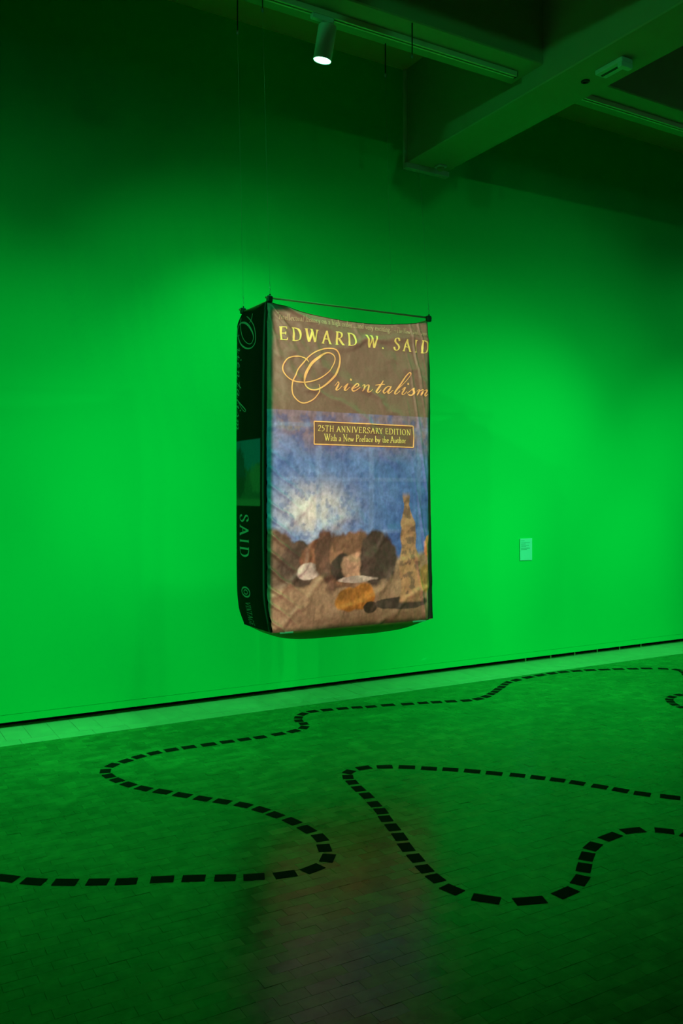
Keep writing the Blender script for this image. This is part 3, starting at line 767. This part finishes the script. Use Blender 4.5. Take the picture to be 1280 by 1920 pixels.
# title on the spine: same pen strokes, smaller, rotated a quarter turn
A = np.array(TV); base = front_pt(625+20/6.919, 690+290/6.919); e1 = front_pt(625+1200/6.919, 690+358/6.919)
ang = math.atan2(e1[1]-base[1], e1[0]-base[0]); ca, sa = math.cos(-ang), math.sin(-ang)
loc = np.stack([(A[:, 0]-base[0])*ca-(A[:, 1]-base[1])*sa, (A[:, 0]-base[0])*sa+(A[:, 1]-base[1])*ca], -1)
zt = on_x(447, 596, BX0)[2]; zb = on_x(447, 808, BX0)[2]; x_lo = np.percentile(loc[:, 0], 6); kk = (zt-zb)/(loc[:, 0].max()-x_lo)
sv = [(BY1-.035-p_[1]*1.15, zt-(p_[0]-x_lo)*kk) for p_ in loc]
put_spine('spine_title_lettering', sv, [f_ for f_ in TF if all(sv[i_][1] < BZ1-.035 for i_ in f_)], M['spine_ink'])
# roundel
c = on_x(461, 1110, BX0-.02); V, Fc = [], []
for (ra, wd) in ((.058, .018), (.026, .012)):
    pts = [np.array((c[1]+ra*1.15*math.cos(2*math.pi*i/28), c[2]+ra*.52*math.sin(2*math.pi*i/28))) for i in range(29)]
    ribbon(V, Fc, pts, [wd*.62]*29)
put_spine('spine_roundel', V, Fc, M['spine_ink'])

# rods, caps, tabs
crn = {'fl': (BX0+.012, BY0+.0, BZ1+.022), 'fr': (BX1-.030, BY0+.0, BZ1+.022), 'bl': (BX0+.012, BY1-.075, BZ1+.022), 'br': (BX1-.030, BY1-.02, BZ1+.022)}
C3 = {k: Vector(v_)-BO for k, v_ in crn.items()}
for a, b in (('fl', 'fr'), ('bl', 'br')):
    MB().tube([C3[a]-Vector((.03, 0, 0)), C3[b]+Vector((.02, 0, 0))], .0062, 10).build('top_rod', M['rod'], book, True)
for a, b in (('fl', 'bl'), ('fr', 'br')):
    MB().tube([C3[a]+Vector((0, 0, -.014)), C3[b]+Vector((0, 0, -.014))], .005, 10).build('side_rod', M['rod'], book, True)
for k in C3:
    q = C3[k]
    m_ = MB(); m_.bevbox((q.x-.020, q.y-.014, q.z-.026), (q.x+.014, q.y+.014, q.z+.012), .004)
    m_.tube([q+Vector((0, 0, .010)), q+Vector((0, 0, .024))], .005, 8)
    m_.build('corner_cap', M['black'], book)
for px0, px1, py0, py1 in ((528, 553, 1188.5, 1186.5), (777, 801, 1168, 1165)):
    a, b = front_pt(px0, py0), front_pt(px1, py1)
    yy = float(front_y(np.array([(a[0]+b[0])/2]), np.array([BZ0+.004]))[0])
    z_ = BZ0+.002
    MB().box(tuple(Vector((a[0], yy-.005, z_-.010))-BO), tuple(Vector((b[0], yy-.0015, z_))-BO)).build('hem_tab', M['tape'], book)

# suspension cables: a dark hanger under the beam and a fine wire down to the corner
hang = {'fl': (2.058, SBY0+.02), 'fr': (3.08, SBY0+.02), 'bl': (2.03, SBY1-.02), 'br': (3.07, SBY1-.02)}
where = {'fl': 'front left', 'fr': 'front right', 'bl': 'back left', 'br': 'back right'}
for k, (hx, hy) in hang.items():
    O = Vector((hx, hy, SBZ))-BO
    end = C3[k]+Vector((0, 0, .024)); st = O+Vector((0, 0, -.222))
    wr = MB().tube([st, end], .00035, 6).build('suspension_wire', M['wire'], book)
    MB().tube([O+Vector((0, 0, -.0006)), O+Vector((0, 0, -.20))], [.0045, .0035], 8).build('hanger_rod', M['black'], wr)
    MB().lathe([(.198, .001), (.198, .007), (.216, .007), (.222, .001)], O, (0, 0, -1), 10).build('crimp', M['wire'], wr, True)
    d = (end-st).normalized(); tw = []
    for i in range(25):
        u_ = i/24; an = u_*math.pi*6; tw.append(end-d*(.075*(1-u_))+Vector((math.cos(an), math.sin(an), 0))*.0045*math.sin(math.pi*u_))
    MB().tube(tw, .0010, 6).build('wire_twist', M['wire'], wr, True)

# ------------------------------------------------------------------ framing projector for the cover (behind the camera, under the second beam)
tgt = [Vector(on_y(px, py, BY0-.03)) for px, py in ((512, 577), (803, 603), (809, 1158), (508, 1184))]
cen = sum(tgt, Vector())/4; dv = (cen-PROJ).normalized()
r = empty('framing_projector', PROJ-Vector((0, 0, 0)))
ax = dv.cross(Vector((0, 0, 1))).normalized(); ay = ax.cross(dv)
MB().lathe([(-.32, .001), (-.32, .07), (-.06, .07), (-.06, .045), (-.03, .045)], (0, 0, 0), dv, 24).build('projector_body', M['black'], r, True)
G_ = .30
def on_gate(pw):
    d = pw-PROJ; k = G_/d.dot(dv); q = d*k; return (q.dot(ax), q.dot(ay))
hole = [on_gate(q) for q in tgt]; outer = [(-.22, .22), (.22, .22), (.22, -.22), (-.22, -.22)]
for i in range(4):
    j = (i+1) % 4
    q2 = [outer[i], outer[j], hole[j], hole[i]]
    v = [tuple(dv*(G_+o_)+ax*a+ay*b) for o_ in (0, .002) for a, b in q2]
    obj('shutter_blade', mesh('shutter_blade', v, [(0, 1, 2, 3), (7, 6, 5, 4), (0, 4, 5, 1), (1, 5, 6, 2), (2, 6, 7, 3), (3, 7, 4, 0)]), M['black'], r)
v = []; fcs = []
ring = [(-.22, -.22), (.22, -.22), (.22, .22), (-.22, .22)]; ri = [(-.05, -.05), (.05, -.05), (.05, .05), (-.05, .05)]
for (a, b) in ring: v.append(tuple(dv*G_+ax*a+ay*b))
for (a, b) in ri: v.append(tuple(dv*.0+ax*a+ay*b))
fcs = [(i, (i+1) % 4, 4+(i+1) % 4, 4+i) for i in range(4)]
obj('barrel_hood', mesh('barrel_hood', v, fcs), M['black'], r)
MB().tube([(0, 0, .04), (0, 0, SBZ+.0-PROJ.z if SBZ > PROJ.z+.06 else .10)], .012, 10).build('mount_stem', M['black'], r)
tag(r, 'black framing projector behind the viewer that lights the book cover', 'projector')
ld = bpy.data.lights.new('projector_beam', 'SPOT'); ld.energy = COVER_POWER; ld.color = WARM
ld.spot_size = math.radians(60); ld.spot_blend = .2; ld.shadow_soft_size = .0007
lo = bpy.data.objects.new('projector_beam', ld); COL.objects.link(lo); lo.parent = r
lo.location = (0, 0, 0); lo.rotation_euler = dv.to_track_quat('-Z', 'Y').to_euler()

# ------------------------------------------------------------------ dashed lines on the floor
LINES = {
 'long': [(-255,1600),(-200,1612),(-146,1623),(-94,1632),(-42,1640),(12,1647),(63,1653),(122.5,1654.5),(183,1654),(237,1653),(304,1649),(363,1647),(422,1646),(476,1644.5),(534.5,1640),(586,1629),(614,1609),(607.5,1590),(599.5,1571),(575,1555),(547,1540),(516,1528),(489,1518),(456,1509.5),(417,1503),(380,1497.5),(342,1491),(305,1484.5),(269,1478.5),(241,1471),(219,1463),(204,1455),(197.5,1446),(210.5,1435),(235.5,1427),(260.5,1419),(289.5,1412),(321,1406),(354,1401),(391,1396),(426,1391),(458,1386.5),(487.5,1382.5),(522,1376.5),(550.5,1371),(569.5,1364),(569,1357),(560,1351.5),(559.5,1345.5),(567.5,1339),(586,1334),(613,1331),(642,1328.5),(669,1326.5),(695.5,1325),(727,1322),(764,1320),(793,1318),(818,1316.5),(845,1315),(874,1313.5),(896,1310.5),(911,1306),(920.5,1301),(927.5,1297),(933,1292.5),(940,1288),(946,1283.3),(952.5,1279.5),(967.5,1275.3),(990,1270),(1012.5,1266),(1034.5,1262.5),(1056,1260),(1081,1258),(1106,1256.5),(1132.5,1255.5),(1159,1254.5),(1186,1254),(1212,1253.5),(1243,1254),(1269,1256),(1281,1260.5),(1285,1265)],
 'loop': [(1326,1298.5),(1308,1300),(1290,1301.5),(1273,1303),(1259,1307),(1254.5,1311.7),(1257,1316),(1264,1321),(1276.5,1326),(1292,1329.5),(1311,1332),(1331,1334)],
 'near': [(1418,1512),(1362,1507),(1308,1501),(1256,1494.6),(1203.7,1488.5),(1163,1481.6),(1124,1475),(1082,1468),(1045,1462.5),(1008,1458),(969.7,1453.7),(926,1450),(885,1446),(844,1443),(804,1441),(762.5,1438.5),(721,1438),(682,1440),(654,1447.5),(652,1457),(660,1467),(672,1479),(687,1492),(701.5,1508),(714,1521),(722.5,1535),(735.7,1551.3),(749,1569),(761,1588.5),(779,1609),(795.5,1629),(816,1647),(847,1668),(911,1685.5),(993,1689),(1059.5,1674),(1087.5,1650.5),(1094.5,1627),(1100,1606),(1111,1587),(1144,1569),(1186,1557.5),(1245,1558),(1294,1568),(1340,1582),(1384,1597)],
}
LAB = {'long': 'long black dashed line winding from the left edge back to the wall',
       'loop': 'short black dashed loop at the right edge of the floor',
       'near': 'black dashed line bending round the warm light pool in the foreground'}
for key, pts in LINES.items():
    w3 = [Vector(on_z(px, py, 0)) for px, py in pts]
    r = empty('dashed_line', (w3[len(w3)//2].x, w3[len(w3)//2].y, 0)); base_ = Vector(r.location)
    tag(r, LAB[key], 'floor line', 'dashed lines on the floor')
    n = len(w3)
    for i, c in enumerate(w3):
        a = w3[max(i-1, 0)]; b = w3[min(i+1, n-1)]
        gap = [(w3[i]-w3[i-1]).length] if i else []
        if i < n-1: gap.append((w3[i+1]-w3[i]).length)
        L = min(max(min(gap)*.74, .05), .135)
        t = (b-a).normalized()
        if i and i < n-1:    # sharp bends: follow the mean of unit directions
            t = ((c-a).normalized()+(b-c).normalized()).normalized()
        nn = Vector((-t.y, t.x, 0)); W_ = .0295; hl = L/2; q = c-base_
        m_ = MB(); v = []
        for z_ in (.0006, .0018):
            v += [(q.x+t.x*sx*hl+nn.x*sy*W_, q.y+t.y*sx*hl+nn.y*sy*W_, z_) for sx, sy in ((-1,-1),(1,-1),(1,1),(-1,1))]
        f_ = [(0,3,2,1),(4,5,6,7),(0,1,5,4),(1,2,6,5),(2,3,7,6),(3,0,4,7)]
        obj('dash', mesh('dash', v, f_), M['vinyl'], r)
